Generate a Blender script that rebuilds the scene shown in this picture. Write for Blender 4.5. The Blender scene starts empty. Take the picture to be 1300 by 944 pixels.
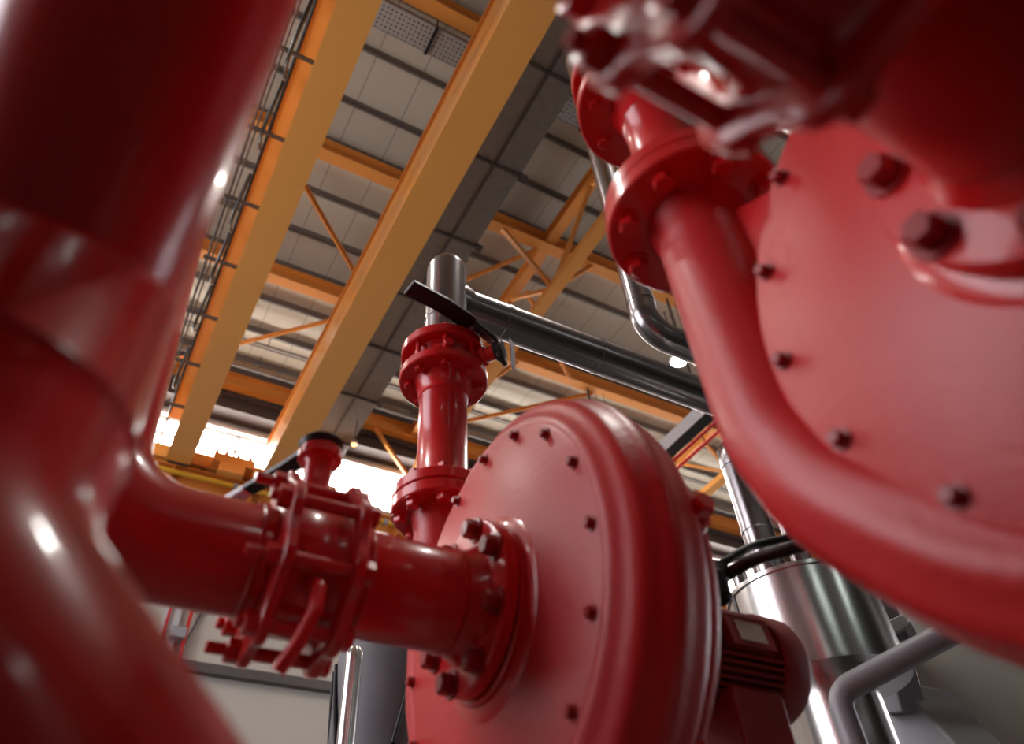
import bpy, math, random
from mathutils import Vector, Matrix
random.seed(7)
PI = math.pi
CAMZ = 0.45                       # the lens sits 0.45 m above the hall floor
V = Vector
# ------------------------------------------------------------------ camera (world axes seen from the lens)
ROT = ((0.87438593, -0.4822331, -0.05385616),
       (0.31614315, 0.65036974, -0.69070451),
       (0.368107, 0.58691604, 0.72112884))
F = 940.0
PX, PY = 650.0, 427.0
cam_d = bpy.data.cameras.new('camera'); cam = bpy.data.objects.new('camera', cam_d)
bpy.context.scene.collection.objects.link(cam)
r0, r1, r2 = V(ROT[0]), V(ROT[1]), V(ROT[2])
cam.matrix_world = Matrix(((r0.x, -r1.x, -r2.x, 0), (r0.y, -r1.y, -r2.y, 0), (r0.z, -r1.z, -r2.z, CAMZ), (0, 0, 0, 1)))
cam_d.sensor_width = 36.0
cam_d.lens = F / 1300.0 * 36.0
cam_d.shift_x = 0.0
cam_d.shift_y = (PY - 472.0) / 1300.0
cam_d.clip_start = 0.02; cam_d.clip_end = 200
cam_d.dof.use_dof = True
cam_d.dof.focus_distance = 3.2
cam_d.dof.aperture_fstop = 1.9
sc = bpy.context.scene
sc.camera = cam
sc.view_settings.view_transform = 'Standard'
sc.view_settings.look = 'None'
sc.view_settings.exposure = 0.68
sc.view_settings.gamma = 1.0
sc.view_settings.use_curve_mapping = False


def ray(px, py):
    a, b = px - PX, py - PY
    return r0 * a + r1 * b + r2 * F


def onx(px, py, x): d = ray(px, py); return V((x, d.y * x / d.x, d.z * x / d.x))
def ony(px, py, y): d = ray(px, py); return V((d.x * y / d.y, y, d.z * y / d.y))
def onz(px, py, z): d = ray(px, py); return V((d.x * z / d.z, d.y * z / d.z, z))


# ------------------------------------------------------------------ materials
def mat(name, color, rough=0.5, metal=0.0, coat=0.0, bump=0.0, bscale=80.0, var=0.0, vscale=3.0, detail=4.0, coat_rough=0.1):
    m = bpy.data.materials.new(name); m.use_nodes = True
    nt = m.node_tree; b = nt.nodes['Principled BSDF']
    b.inputs['Base Color'].default_value = (*color, 1)
    b.inputs['Roughness'].default_value = rough
    b.inputs['Metallic'].default_value = metal
    b.inputs['Coat Weight'].default_value = coat
    b.inputs['Coat Roughness'].default_value = coat_rough
    tc = nt.nodes.new('ShaderNodeTexCoord')
    if bump > 0:
        n = nt.nodes.new('ShaderNodeTexNoise'); n.inputs['Scale'].default_value = bscale; n.inputs['Detail'].default_value = detail
        nt.links.new(tc.outputs['Object'], n.inputs['Vector'])
        bp = nt.nodes.new('ShaderNodeBump'); bp.inputs['Strength'].default_value = bump; bp.inputs['Distance'].default_value = 0.004
        nt.links.new(n.outputs['Fac'], bp.inputs['Height']); nt.links.new(bp.outputs['Normal'], b.inputs['Normal'])
        nt.links.new(bp.outputs['Normal'], b.inputs['Coat Normal'])
    if var > 0:
        n2 = nt.nodes.new('ShaderNodeTexNoise'); n2.inputs['Scale'].default_value = vscale; n2.inputs['Detail'].default_value = 6
        nt.links.new(tc.outputs['Object'], n2.inputs['Vector'])
        mx = nt.nodes.new('ShaderNodeMix'); mx.data_type = 'RGBA'
        mx.inputs['A'].default_value = (*[c * (1 - var) for c in color], 1)
        mx.inputs['B'].default_value = (*[min(1, c * (1 + var)) for c in color], 1)
        nt.links.new(n2.outputs['Fac'], mx.inputs['Factor'])
        nt.links.new(mx.outputs['Result'], b.inputs['Base Color'])
    return m


def emit(name, color, strength):
    m = bpy.data.materials.new(name); m.use_nodes = True
    nt = m.node_tree; b = nt.nodes['Principled BSDF']
    b.inputs['Base Color'].default_value = (*color, 1)
    b.inputs['Emission Color'].default_value = (*color, 1)
    b.inputs['Emission Strength'].default_value = strength
    return m


RED = mat('red_enamel', (0.60, 0.011, 0.013), 0.30, coat=0.4, bump=0.05, bscale=45, var=0.06, vscale=5, coat_rough=0.08)
REDC = mat('red_cast', (0.50, 0.011, 0.014), 0.44, coat=0.18, bump=0.22, bscale=60, var=0.08, vscale=7, coat_rough=0.3)
REDC.node_tree.nodes['Principled BSDF'].inputs['Specular IOR Level'].default_value = 0.5
REDB = mat('red_bolt', (0.30, 0.008, 0.011), 0.45, coat=0.1)
REDM = mat('red_motor', (0.30, 0.02, 0.022), 0.5, bump=0.1, bscale=90)
REDP = mat('red_line', (0.55, 0.015, 0.02), 0.4)
BLACK = mat('black_metal', (0.008, 0.007, 0.010), 0.4, var=0.2)
RUBBER = mat('black_rubber', (0.012, 0.010, 0.014), 0.55)
STEEL = mat('clad_steel', (0.36, 0.335, 0.35), 0.26, metal=1.0, bump=0.03, bscale=30, var=0.06, vscale=12)
BRIGHT = mat('polished_sheet', (0.74, 0.72, 0.71), 0.24, metal=1.0, bump=0.04, bscale=14, var=0.05)
DKSTEEL = mat('dark_steel', (0.10, 0.085, 0.085), 0.45, metal=0.3, var=0.1)
GALV = mat('galvanised', (0.24, 0.225, 0.215), 0.5, metal=0.35, var=0.22, vscale=9)
ORANGE = mat('orange_steel', (0.66, 0.25, 0.045), 0.42, coat=0.15, var=0.05, vscale=2)
CRANE = mat('crane_yellow', (0.86, 0.38, 0.085), 0.36, coat=0.25, var=0.04, vscale=1.5)
YELLOW = mat('yellow_pipe', (0.68, 0.36, 0.03), 0.4)
PURLIN = mat('purlin_grey', (0.16, 0.135, 0.12), 0.5, metal=0.2)
BROWN = mat('brown_beam', (0.075, 0.05, 0.043), 0.5)
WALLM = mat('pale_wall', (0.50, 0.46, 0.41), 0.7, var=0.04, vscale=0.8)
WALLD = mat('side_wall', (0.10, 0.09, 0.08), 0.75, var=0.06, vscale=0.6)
WHITE = mat('white_paint', (0.78, 0.76, 0.72), 0.5)
FLOORM = mat('floor_concrete', (0.032, 0.03, 0.028), 0.55, var=0.2, vscale=1.2, bump=0.1, bscale=20)
CONC = mat('plinth_concrete', (0.26, 0.25, 0.235), 0.8, var=0.15, vscale=4, bump=0.15)
GREY = mat('grey_machine', (0.32, 0.32, 0.35), 0.45, metal=0.2, var=0.1)
LGREY = mat('light_grey', (0.52, 0.52, 0.55), 0.4)
CLOTH = mat('jacket_cloth', (0.15, 0.14, 0.155), 0.6, bump=0.5, bscale=14, var=0.2, vscale=8)
PLATE = mat('plate_metal', (0.62, 0.55, 0.45), 0.4, metal=0.3, var=0.25, vscale=60)
GASKET = mat('gasket', (0.02, 0.016, 0.02), 0.7)
PANE = emit('window_light', (1.0, 0.975, 0.95), 10.0)
SIDEFILL = emit('unseen_side_fill', (0.97, 0.94, 1.0), 3.1)  # fill glow for the two unseen side windows
LAMP = emit('lamp_light', (1.0, 0.97, 0.92), 60.0)
STREAK = emit('added_streak_light', (.9, 1.0, .95), 5.5)  # glow of the added lamps that streak the foreground pipe
AMBER = emit('amber_light', (1.0, 0.45, 0.18), 2.2)


def deck_material():
    m = mat('roof_deck', (0.50, 0.435, 0.335), 0.6)
    nt = m.node_tree; b = nt.nodes['Principled BSDF']
    tc = nt.nodes.new('ShaderNodeTexCoord'); sp = nt.nodes.new('ShaderNodeSeparateXYZ')
    nt.links.new(tc.outputs['Object'], sp.inputs[0])
    md = nt.nodes.new('ShaderNodeMath'); md.operation = 'PINGPONG'; md.inputs[1].default_value = 0.34
    nt.links.new(sp.outputs['X'], md.inputs[0])
    lt = nt.nodes.new('ShaderNodeMath'); lt.operation = 'LESS_THAN'; lt.inputs[1].default_value = 0.007
    nt.links.new(md.outputs[0], lt.inputs[0])
    n = nt.nodes.new('ShaderNodeTexNoise'); n.inputs['Scale'].default_value = 0.9; n.inputs['Detail'].default_value = 5
    nt.links.new(tc.outputs['Object'], n.inputs['Vector'])
    mx = nt.nodes.new('ShaderNodeMix'); mx.data_type = 'RGBA'
    mx.inputs['A'].default_value = (0.42, 0.365, 0.275, 1); mx.inputs['B'].default_value = (0.56, 0.495, 0.39, 1)
    nt.links.new(n.outputs['Fac'], mx.inputs['Factor'])
    m2 = nt.nodes.new('ShaderNodeMix'); m2.data_type = 'RGBA'; m2.inputs['B'].default_value = (0.24, 0.20, 0.15, 1)
    nt.links.new(lt.outputs[0], m2.inputs['Factor']); nt.links.new(mx.outputs['Result'], m2.inputs['A'])
    nt.links.new(m2.outputs['Result'], b.inputs['Base Color'])
    return m


def perforated_material():
    m = mat('perforated_steel', (0.33, 0.31, 0.28), 0.5, metal=0.2)
    nt = m.node_tree; b = nt.nodes['Principled BSDF']
    tc = nt.nodes.new('ShaderNodeTexCoord'); vo = nt.nodes.new('ShaderNodeTexVoronoi')
    vo.inputs['Scale'].default_value = 17; vo.inputs['Randomness'].default_value = 0.15
    nt.links.new(tc.outputs['Object'], vo.inputs['Vector'])
    lt = nt.nodes.new('ShaderNodeMath'); lt.operation = 'LESS_THAN'; lt.inputs[1].default_value = 0.24
    nt.links.new(vo.outputs['Distance'], lt.inputs[0])
    mx = nt.nodes.new('ShaderNodeMix'); mx.data_type = 'RGBA'
    mx.inputs['A'].default_value = (0.36, 0.335, 0.30, 1); mx.inputs['B'].default_value = (0.05, 0.045, 0.04, 1)
    nt.links.new(lt.outputs[0], mx.inputs['Factor']); nt.links.new(mx.outputs['Result'], b.inputs['Base Color'])
    return m


DECK = deck_material(); PERF = perforated_material()


# ------------------------------------------------------------------ mesh builder (positions in lens-relative metres)
def basis(d):
    d = V(d).normalized()
    a = V((0, 0, 1)) if abs(d.z) < 0.9 else V((0, 1, 0))
    u = a.cross(d).normalized(); return u, d.cross(u), d


class MB:
    def __init__(s): s.v = []; s.f = []

    def add(s, vs, fs):
        o = len(s.v); s.v += [V(p) for p in vs]; s.f += [tuple(o + i for i in f) for f in fs]; return s

    def lathe(s, o, axis, prof, n=48, rad=None):
        u, w, d = basis(axis); o = V(o); vs = []; fs = []; rings = []
        for t, r in prof:
            if r < 1e-6:
                rings.append([len(vs)]); vs.append(o + d * t)
            else:
                idx = []
                for i in range(n):
                    a = 2 * PI * i / n; rr = r if rad is None else r * rad(a)
                    idx.append(len(vs)); vs.append(o + d * t + (u * math.cos(a) + w * math.sin(a)) * rr)
                rings.append(idx)
        for A, B in zip(rings, rings[1:]):
            if len(A) == 1 and len(B) == 1: continue
            for i in range(n):
                j = (i + 1) % n
                if len(A) == 1: fs.append((A[0], B[i], B[j]))
                elif len(B) == 1: fs.append((A[i], B[0], A[j]))
                else: fs.append((A[i], B[i], B[j], A[j]))
        return s.add(vs, fs)

    def cyl(s, p0, p1, r, n=24, c=0.0, r2=None):
        p0, p1 = V(p0), V(p1); L = (p1 - p0).length; r2 = r if r2 is None else r2
        if c > 0: pr = [(0, 0), (0, r - c), (c, r), (L - c, r2), (L, r2 - c), (L, 0)]
        else: pr = [(0, 0), (0, r), (L, r2), (L, 0)]
        return s.lathe(p0, p1 - p0, pr, n)

    def tube(s, pts, r, n=24):
        pts = [V(p) for p in pts]; m = len(pts); rs = r if isinstance(r, (list, tuple)) else [r] * m
        vs = []; fs = []; u = None
        for i in range(m):
            d = (pts[min(i + 1, m - 1)] - pts[max(i - 1, 0)]).normalized()
            if 0 < i < m - 1:
                d = ((pts[i + 1] - pts[i]).normalized() + (pts[i] - pts[i - 1]).normalized()).normalized()
            if u is None: u = basis(d)[0]
            u = (u - d * u.dot(d)).normalized(); w = d.cross(u)
            for k in range(n):
                a = 2 * PI * k / n; vs.append(pts[i] + (u * math.cos(a) + w * math.sin(a)) * rs[i])
        for i in range(m - 1):
            for k in range(n):
                j = (k + 1) % n; fs.append((i * n + k, i * n + j, (i + 1) * n + j, (i + 1) * n + k))
        fs.append(tuple(range(n - 1, -1, -1))); fs.append(tuple((m - 1) * n + k for k in range(n)))
        return s.add(vs, fs)

    def box(s, lo, hi):
        x0, y0, z0 = [min(a, b) for a, b in zip(lo, hi)]; x1, y1, z1 = [max(a, b) for a, b in zip(lo, hi)]
        return s.add([(x0, y0, z0), (x1, y0, z0), (x1, y1, z0), (x0, y1, z0), (x0, y0, z1), (x1, y0, z1), (x1, y1, z1), (x0, y1, z1)],
                     [(0, 3, 2, 1), (4, 5, 6, 7), (0, 1, 5, 4), (1, 2, 6, 5), (2, 3, 7, 6), (3, 0, 4, 7)])

    def bar(s, a, b, w, h, up=(0, 0, 1)):
        a, b = V(a), V(b); d = (b - a).normalized(); up = V(up)
        if abs(d.dot(up)) > 0.95: up = V((1, 0, 0))
        x = d.cross(up).normalized(); y = x.cross(d)
        vs = [p + x * (sx * w / 2) + y * (sy * h / 2) for p in (a, b) for sx, sy in ((-1, -1), (1, -1), (1, 1), (-1, 1))]
        return s.add(vs, [(0, 1, 2, 3), (7, 6, 5, 4), (0, 4, 5, 1), (1, 5, 6, 2), (2, 6, 7, 3), (3, 7, 4, 0)])

    def sweepbar(s, pts, w, h, side):
        """flat bar swept along pts; side = list of unit vectors across its width"""
        pts = [V(p) for p in pts]; m = len(pts); vs = []; fs = []
        for i in range(m):
            d = (pts[min(i + 1, m - 1)] - pts[max(i - 1, 0)]).normalized(); x = V(side); x = (x - d * x.dot(d)).normalized(); y = d.cross(x)
            ww = w[i] if isinstance(w, (list, tuple)) else w
            vs += [pts[i] + x * (sx * ww / 2) + y * (sy * h / 2) for sx, sy in ((-1, -1), (1, -1), (1, 1), (-1, 1))]
        for i in range(m - 1):
            for k in range(4):
                j = (k + 1) % 4; fs.append((i * 4 + k, i * 4 + j, i * 4 + 4 + j, i * 4 + 4 + k))
        fs.append((3, 2, 1, 0)); fs.append(tuple((m - 1) * 4 + k for k in range(4)))
        return s.add(vs, fs)

    def ibeam(s, a, b, h, w, tf=0.02, tw=0.015, up=(0, 0, 1)):
        """a, b at the underside of the beam"""
        a, b = V(a), V(b); u = V(up)
        s.bar(a + u * tf / 2, b + u * tf / 2, w, tf, up); s.bar(a + u * (h - tf / 2), b + u * (h - tf / 2), w, tf, up)
        return s.bar(a + u * h / 2, b + u * h / 2, tw, h - 2 * tf, up)

    def hexbolt(s, p, d, size, h):
        """bolt head with a washer, seated at p, pointing along d"""
        p = V(p); d = V(d).normalized(); r = size / math.sqrt(3)
        s.lathe(p, d, [(0, 0), (0, size * 0.78), (h * 0.16, size * 0.78), (h * 0.16, 0)], 16)
        return s.lathe(p, d, [(h * 0.16, 0), (h * 0.16, r), (h * 0.85, r), (h, r * 0.82), (h, 0)], 6)

    def build(s, name, m, parent=None, angle=34, bevel=0.0, smooth=True):
        me = bpy.data.meshes.new(name)
        off = V((0, 0, CAMZ)); org = V(parent['_w']) if parent is not None else V((0, 0, 0))
        if parent is None:
            c = sum((p for p in s.v), V((0, 0, 0))) / len(s.v); zmin = min(p.z for p in s.v); org = V((c.x, c.y, zmin)) + off
        me.from_pydata([tuple(p + off - org) for p in s.v], [], s.f); me.update()
        import bmesh
        bm = bmesh.new(); bm.from_mesh(me); bmesh.ops.recalc_face_normals(bm, faces=bm.faces); bm.to_mesh(me); bm.free()
        if smooth:
            me.polygons.foreach_set('use_smooth', [True] * len(me.polygons)); me.set_sharp_from_angle(angle=math.radians(angle))
        me.materials.append(m)
        o = bpy.data.objects.new(name, me); sc.collection.objects.link(o)
        if parent is None: o.location = org
        else:
            o.parent = parent
        o['_w'] = tuple(org)
        if bevel > 0:
            bv = o.modifiers.new('bevel', 'BEVEL'); bv.width = bevel; bv.segments = 2; bv.limit_method = 'ANGLE'; bv.angle_limit = math.radians(40)
        return o


def thing(name, loc, label, cat, group=None):
    o = bpy.data.objects.new(name, None); sc.collection.objects.link(o)
    o.location = V(loc) + V((0, 0, CAMZ)); o['_w'] = tuple(o.location); o.empty_display_size = 0.1
    o['label'] = label; o['category'] = cat
    if group: o['group'] = group
    return o


def tag(o, label, cat, group=None):
    o['label'] = label; o['category'] = cat
    if group: o['group'] = group
    return o


def structure(o): o['kind'] = 'structure'; return o


def fillet(pts, rad, n=10):
    pts = [V(p) for p in pts]; out = [pts[0]]
    rs = rad if isinstance(rad, (list, tuple)) else [rad] * (len(pts) - 2)
    for i in range(1, len(pts) - 1):
        a = (pts[i - 1] - pts[i]).normalized(); b = (pts[i + 1] - pts[i]).normalized()
        th = a.angle(b); t = rs[i - 1] / math.tan(th / 2); c = pts[i] + (a + b).normalized() * (rs[i - 1] / math.sin(th / 2))
        p0 = pts[i] + a * t; p1 = pts[i] + b * t; v0 = p0 - c; v1 = p1 - c; om = v0.angle(v1)
        for k in range(n + 1):
            f = k / n; out.append(c + v0 * (math.sin((1 - f) * om) / math.sin(om)) + v1 * (math.sin(f * om) / math.sin(om)))
    out.append(pts[-1]); return out


def ring_pts(o, axis, r, n, a0):
    """points about an axis; angle 0 = +y for the x axis (towards +z), +x for the z axis"""
    o = V(o); out = []
    for i in range(n):
        a = a0 + 2 * PI * i / n
        if axis == 'x': out.append(o + V((0, math.cos(a) * r, math.sin(a) * r)))
        else: out.append(o + V((math.cos(a) * r, math.sin(a) * r, 0)))
    return out


FL = -CAMZ   # floor level, lens-relative
# ================================================================== SETTING
XL, XR, YB, YF, ZR = -7.0, 17.0, -7.0, 12.0, 10.3
structure(MB().box((XL - .2, YB - .2, FL - .2), (XR + .2, YF + .3, FL)).build('floor', FLOORM, smooth=False))
structure(MB().box((XL - .2, YB - .2, ZR), (XR + .2, YF + .3, ZR + .15)).build('ceiling', DECK, smooth=False))
W0, W1 = 8.28, 9.14
m = MB().box((XL - .2, YF, FL), (XR + .2, YF + .3, W0)).box((XL - .2, YF, W1), (XR + .2, YF + .3, ZR))
structure(m.build('wall_far', WALLM, smooth=False))
LW = (1.2, 7.9)
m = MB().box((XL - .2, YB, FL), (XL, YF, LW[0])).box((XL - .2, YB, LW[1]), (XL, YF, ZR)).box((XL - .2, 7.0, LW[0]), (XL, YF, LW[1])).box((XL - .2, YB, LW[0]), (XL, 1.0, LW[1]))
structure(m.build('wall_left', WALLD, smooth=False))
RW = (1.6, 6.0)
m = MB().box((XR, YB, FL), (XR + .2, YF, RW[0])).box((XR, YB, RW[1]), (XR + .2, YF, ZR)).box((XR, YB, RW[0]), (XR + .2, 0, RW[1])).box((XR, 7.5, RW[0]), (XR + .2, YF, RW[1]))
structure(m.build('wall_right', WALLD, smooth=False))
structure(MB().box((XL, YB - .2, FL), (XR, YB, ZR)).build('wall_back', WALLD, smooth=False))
structure(MB().box((XL, YB, 3.2), (XR, -1.1, 3.5)).build('floor_added_blocker', WALLD, smooth=False))  # unseen slab added behind the lens to darken reflections in the pipes
for x in (-6.5, -2.2, 2.2, 6.6, 11): structure(MB().box((x - .12, -1.5, FL), (x + .12, -1.26, 3.2)).build('trim_added_blocker_post', DKSTEEL, smooth=False))  # posts carrying the added light-blocking slab


def window(n, plane, lo, hi, z0, z1, muls, rails, frame=0.05, glow=None):
    """glazed strip in a wall: bright panes, a frame with mullions"""
    fr = MB(); pn = MB()
    def bx(mb, a0, a1, c0, c1, d0, d1):
        if plane[0] == 'y': mb.box((a0, plane[1] + d0, c0), (a1, plane[1] + d1, c1))
        else: mb.box((plane[1] + d0, a0, c0), (plane[1] + d1, a1, c1))
    s = plane[2]
    bx(pn, lo, hi, z0, z1, s * .10, s * .13)
    bx(fr, lo, hi, z0, z0 + frame, s * .02, s * .09); bx(fr, lo, hi, z1 - frame, z1, s * .02, s * .09)
    for a in [lo + frame / 2, hi - frame / 2] + list(muls): bx(fr, a - frame / 2, a + frame / 2, z0, z1, s * .02, s * .09)
    for c in rails: bx(fr, lo, hi, c - frame / 2, c + frame / 2, s * .03, s * .085)
    p = structure(fr.build('window_%d' % n, WHITE, smooth=False)); q = pn.build('window_pane', glow or PANE, p, smooth=False)
    return p


window(1, ('y', YF, 1), XL, 2.25, W0, W1, [-5.25, -3.95, -2.65, -1.35, -.05, 1.25], [8.79])
window(2, ('y', YF, 1), 2.25, 9.2, W0, W1, [3.88, 5.5, 7.1], [], 0.03)
window(3, ('y', YF, 1), 9.2, XR, W0, W1, [10.8, 12.4, 14, 15.6], [8.79])
window(4, ('x', XL, -1), 1.0, 7.0, LW[0], LW[1], [3.0, 5.0], [3.4, 5.6], glow=SIDEFILL)  # unseen window, placed by the cover sheen, enlarged as added fill
window(5, ('x', XR, 1), 0, 7.5, RW[0], RW[1], [1.9, 3.8, 5.7], [3.8], glow=SIDEFILL)  # unseen window added as fill for the crane undersides
structure(MB().box((XL, YF - .10, 9.14), (XR, YF, 9.22)).build('trim_ledge', WHITE, smooth=False))
m = MB().box((XL, YF - .30, 9.38), (XR, YF, 9.72)).box((XL, YF - .42, 9.36), (XR, YF, 9.39)).box((XL, YF - .42, 9.69), (XR, YF, 9.72))
structure(m.build('trim_eaves_beam', BROWN, smooth=False))

# purlins under the deck: one object each, all part of the roof
RAFT = [0.66, 3.32, 5.96, 8.56, 11.50]
k = 0
y = 4.38 - 0.84 * 9
while y < 11.9:
    if all(abs(y - r) > .12 for r in RAFT):
        m = MB().box((XL, y - .022, 10.16), (XR, y - .014, 10.3)).box((XL, y - .022, 10.16), (XR, y + .024, 10.17)).box((XL, y + .016, 10.16), (XR, y + .024, 10.185))
        structure(m.build('trim_purlin', PURLIN, smooth=False))
    y += 0.84

# orange rafters across the hall
RLAB = ['orange steel rafter nearest the camera overhead, first of the roof', 'orange steel rafter at the top edge beside the perforated cable tray',
        'orange steel rafter carrying the truss joint above the silver pipe bend', 'orange steel rafter behind the long silver pipe, passing over the pump casing',
        'orange steel rafter above the dark brown beam at the far wall']
for yr, lab in zip(RAFT, RLAB):
    if yr < 1: continue
    t = thing('roof_rafter', (5, yr, 9.8), lab, 'roof beam', 'orange rafters across the hall roof')
    MB().ibeam((XL, yr, 9.80), (XR, yr, 9.80), 0.30, 0.20, 0.02, 0.02).build('beam', ORANGE, t, smooth=False)
    MB().box((XL, yr - .03, 10.10), (XR, yr + .03, 10.3)).build('packing_strip', PURLIN, t, smooth=False)


# longitudinal trusses (top chord level with the rafters, lower chord, webs and knee braces)
def truss(x, label, wb=.20):
    t = thing('roof_truss', (x, 5, 8.8), label, 'roof truss', 'orange longitudinal trusses')
    MB().ibeam((x, -3, 9.86), (x, 11.6, 9.86), .22, .18, .018, .016).build('top_chord', ORANGE, t, smooth=False)
    MB().box((x + .04 - wb / 2, -3, 8.78), (x + .04 + wb / 2, 11.6, 8.90)).build('lower_chord', CRANE, t, smooth=False)
    for yr in RAFT:
        for s in (-1, 1):
            MB().bar((x + s * .85, yr, 9.82), (x + s * .06, yr, 8.86), .07, .07).build('knee_brace', ORANGE, t, smooth=False)
            if yr + s * 1.3 < 11.5:
                MB().bar((x, yr + s * 1.3, 9.88), (x, yr + s * .1, 8.86), .07, .06).build('web_bar', ORANGE, t, smooth=False)
    return t


truss(4.57, 'orange roof truss with flat lower chord crossing right of the silver pipe bend')
truss(10.4, 'orange roof truss further off behind the grey tray at the right')


def brace(a, b, label):
    m = MB().bar(a, b, .085, .012).bar(V(a) + V((0, 0, -.03)), V(b) + V((0, 0, -.03)), .012, .06)
    return tag(m.build('roof_brace', ORANGE, smooth=False), label, 'roof brace', 'diagonal braces in the roof plane')


brace((.05, 5.98, 9.79), (2.6, 8.5, 9.79), 'orange diagonal brace between the two yellow girders, running down to the right')
brace((-.5, 11.4, 9.79), (2.35, 8.6, 9.79), 'orange diagonal brace between the two yellow girders, rising to the right')
brace((4.4, 6.05, 9.79), (2.7, 8.5, 9.79), 'orange diagonal brace just right of the clear silver bend')
brace((7.2, 8.62, 9.79), (4.75, 11.0, 9.79), 'thin orange diagonal brace between the red discharge pipe and the pump casing')
brace((4.7, 6.9, 9.79), (6.6, 8.5, 9.79), 'orange diagonal brace running down behind the long silver pipe')

# crane: two box girders, end carriage, festoon
cr = thing('overhead_crane', (.9, 6, 7.5), 'yellow overhead travelling crane with two long box girders under the roof', 'crane')


def girder(xb0, xb1, xt0, xt1, z0, z1, ya, yb):
    m = MB()
    m.box((xb0, ya, z0), (xb1, yb, z1 - .03))
    m.box((xt0, ya, z1 - .03), (xt1, yb, z1))
    m.box((xb0 - .025, ya, z0 - .016), (xb1 + .015, yb, z0))
    return m


girder(.155, .50, -.06, .515, 7.52, 8.35, -4, 10.92).build('girder', CRANE, cr, smooth=False)
girder(1.64, 2.07, 1.60, 2.085, 7.52, 8.35, -4, 10.92).build('girder', CRANE, cr, smooth=False)
for x0, x1 in ((.17, .49), (1.66, 2.05)):
    MB().box((x0, 10.921, 7.50), (x1, 11.00, 8.2)).build('girder_end', BROWN, cr, smooth=False)
MB().box((-.9, 11.12, 7.68), (3.0, 11.42, 7.92)).build('end_carriage', CRANE, cr, bevel=.01, smooth=False)
m = MB().box((.82, 10.86, 7.68), (1.50, 11.11, 7.84)).box((.95, 10.84, 7.50), (1.36, 11.00, 7.68))
m.build('drive_box', CRANE, cr, bevel=.012, smooth=False)
m = MB()
for x in (.86, 1.02, 1.22, 1.42): MB().cyl((x, 10.95, 7.84), (x, 10.95, 7.93), .035, 12).build('drive_motor', PLATE, cr)
for x in (-.6, .75, 1.58, 2.7): MB().cyl((x, 11.2, 7.776), (x, 11.36, 7.776), .11, 20, .01).build('wheel', BROWN, cr)
# festoon beside the left girder
MB().cyl((-.26, -3, 8.3), (-.26, 10.8, 8.3), .018, 8).build('festoon_rail', DKSTEEL, cr)
MB().cyl((-.20, -3, 8.22), (-.20, 10.8, 8.22), .012, 8).build('festoon_rail', DKSTEEL, cr)
MB().cyl((-.055, -3, 8.3), (-.055, 10.8, 8.3), .02, 8).build('cable_tube', BLACK, cr)
y = -2.5
while y < 10.7:
    MB().box((-.30, y - .02, 8.02), (.155, y + .02, 8.06)).build('rail_bracket', DKSTEEL, cr, smooth=False)
    y += 1.06
y = -2.4; i = 0
while y < 9.5:
    pts = [(-.09 - .03 * math.sin(PI * t / 10), y + .95 * t / 10, 8.2 - .34 * math.sin(PI * t / 10)) for t in range(11)]
    MB().tube(pts, .022, 8).build('festoon_cable', BLACK, cr)
    y += 1.0 if i % 3 else 1.35; i += 1

# crane runway on the far wall
t = thing('crane_runway', (4, 11.3, 7.1), 'orange crane runway beam along the far wall under the windows', 'beam')
MB().ibeam((XL, 11.3, 7.16), (XR, 11.3, 7.16), .46, .30, .03, .03).build('beam', ORANGE, t, smooth=False)
MB().box((XL, 11.26, 7.62), (XR, 11.34, 7.66)).build('rail', DKSTEEL, t, smooth=False)
for x in [XL + .8 + 1.3 * i for i in range(18)]: MB().box((x - .012, 11.16, 7.19), (x + .012, 11.44, 7.59)).build('stiffener', ORANGE, t, smooth=False)
for x in [XL + 1 + 4.2 * i for i in range(6)]: MB().box((x - .12, 11.2, 6.8), (x + .12, YF, 7.16)).build('bracket', ORANGE, t, smooth=False)
t = thing('yellow_gas_pipe', (3, 11.05, 7.38), 'thin yellow pipe running along below the crane runway beam', 'pipe')
MB().cyl((XL, 11.05, 7.40), (XR, 11.05, 7.40), .045, 12).build('pipe', YELLOW, t)
for x in (-3.4, -.6, 1.3, 3.95, 6.6, 9.5): MB().cyl((x - .03, 11.05, 7.40), (x + .03, 11.05, 7.40), .056, 12).box((x - .02, 11.05, 7.38), (x + .02, 11.16, 7.42)).build('pipe_clip', GREY, t)

# galvanised duct hung below the rafters
t = thing('ventilation_duct', (2.85, 5, 8.6), 'long grey galvanised duct right of the middle yellow girder, jointed every metre', 'duct')
MB().box((2.16, -3, 8.6), (3.05, 11.9, 9.02)).build('duct_body', GALV, t, smooth=False)
MB().box((2.645, -3, 8.588), (2.685, 11.9, 8.5999)).build('duct_seam', DKSTEEL, t, smooth=False)
for y in (-1.2, .2, 1.6, 2.95, 4.35, 5.65, 6.95, 8.15, 9.42, 10.7):
    m = MB().box((2.125, y - .018, 8.565), (3.085, y + .018, 8.6)).box((2.125, y - .018, 8.6), (2.16, y + .018, 9.05)).box((3.05, y - .018, 8.6), (3.085, y + .018, 9.05))
    m.box((3.06, y - .05, 8.55), (3.14, y + .05, 8.60))
    m.build('joint_flange', DKSTEEL, t, smooth=False)
for y in (.66, 3.32, 5.96, 8.56):
    for x in (2.14, 3.07): MB().cyl((x, y, 8.6), (x, y, 9.82), .008, 6).build('hanger_rod', DKSTEEL, t)
t = thing('hanging_lamp', (2.88, 10.0, 8.06), 'tiny orange glowing lamp hanging beneath the far end of the grey duct', 'lamp')
MB().cyl((2.9, 10, 8.16), (2.9, 10, 8.5995), .012, 6).build('stem', DKSTEEL, t)
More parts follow.
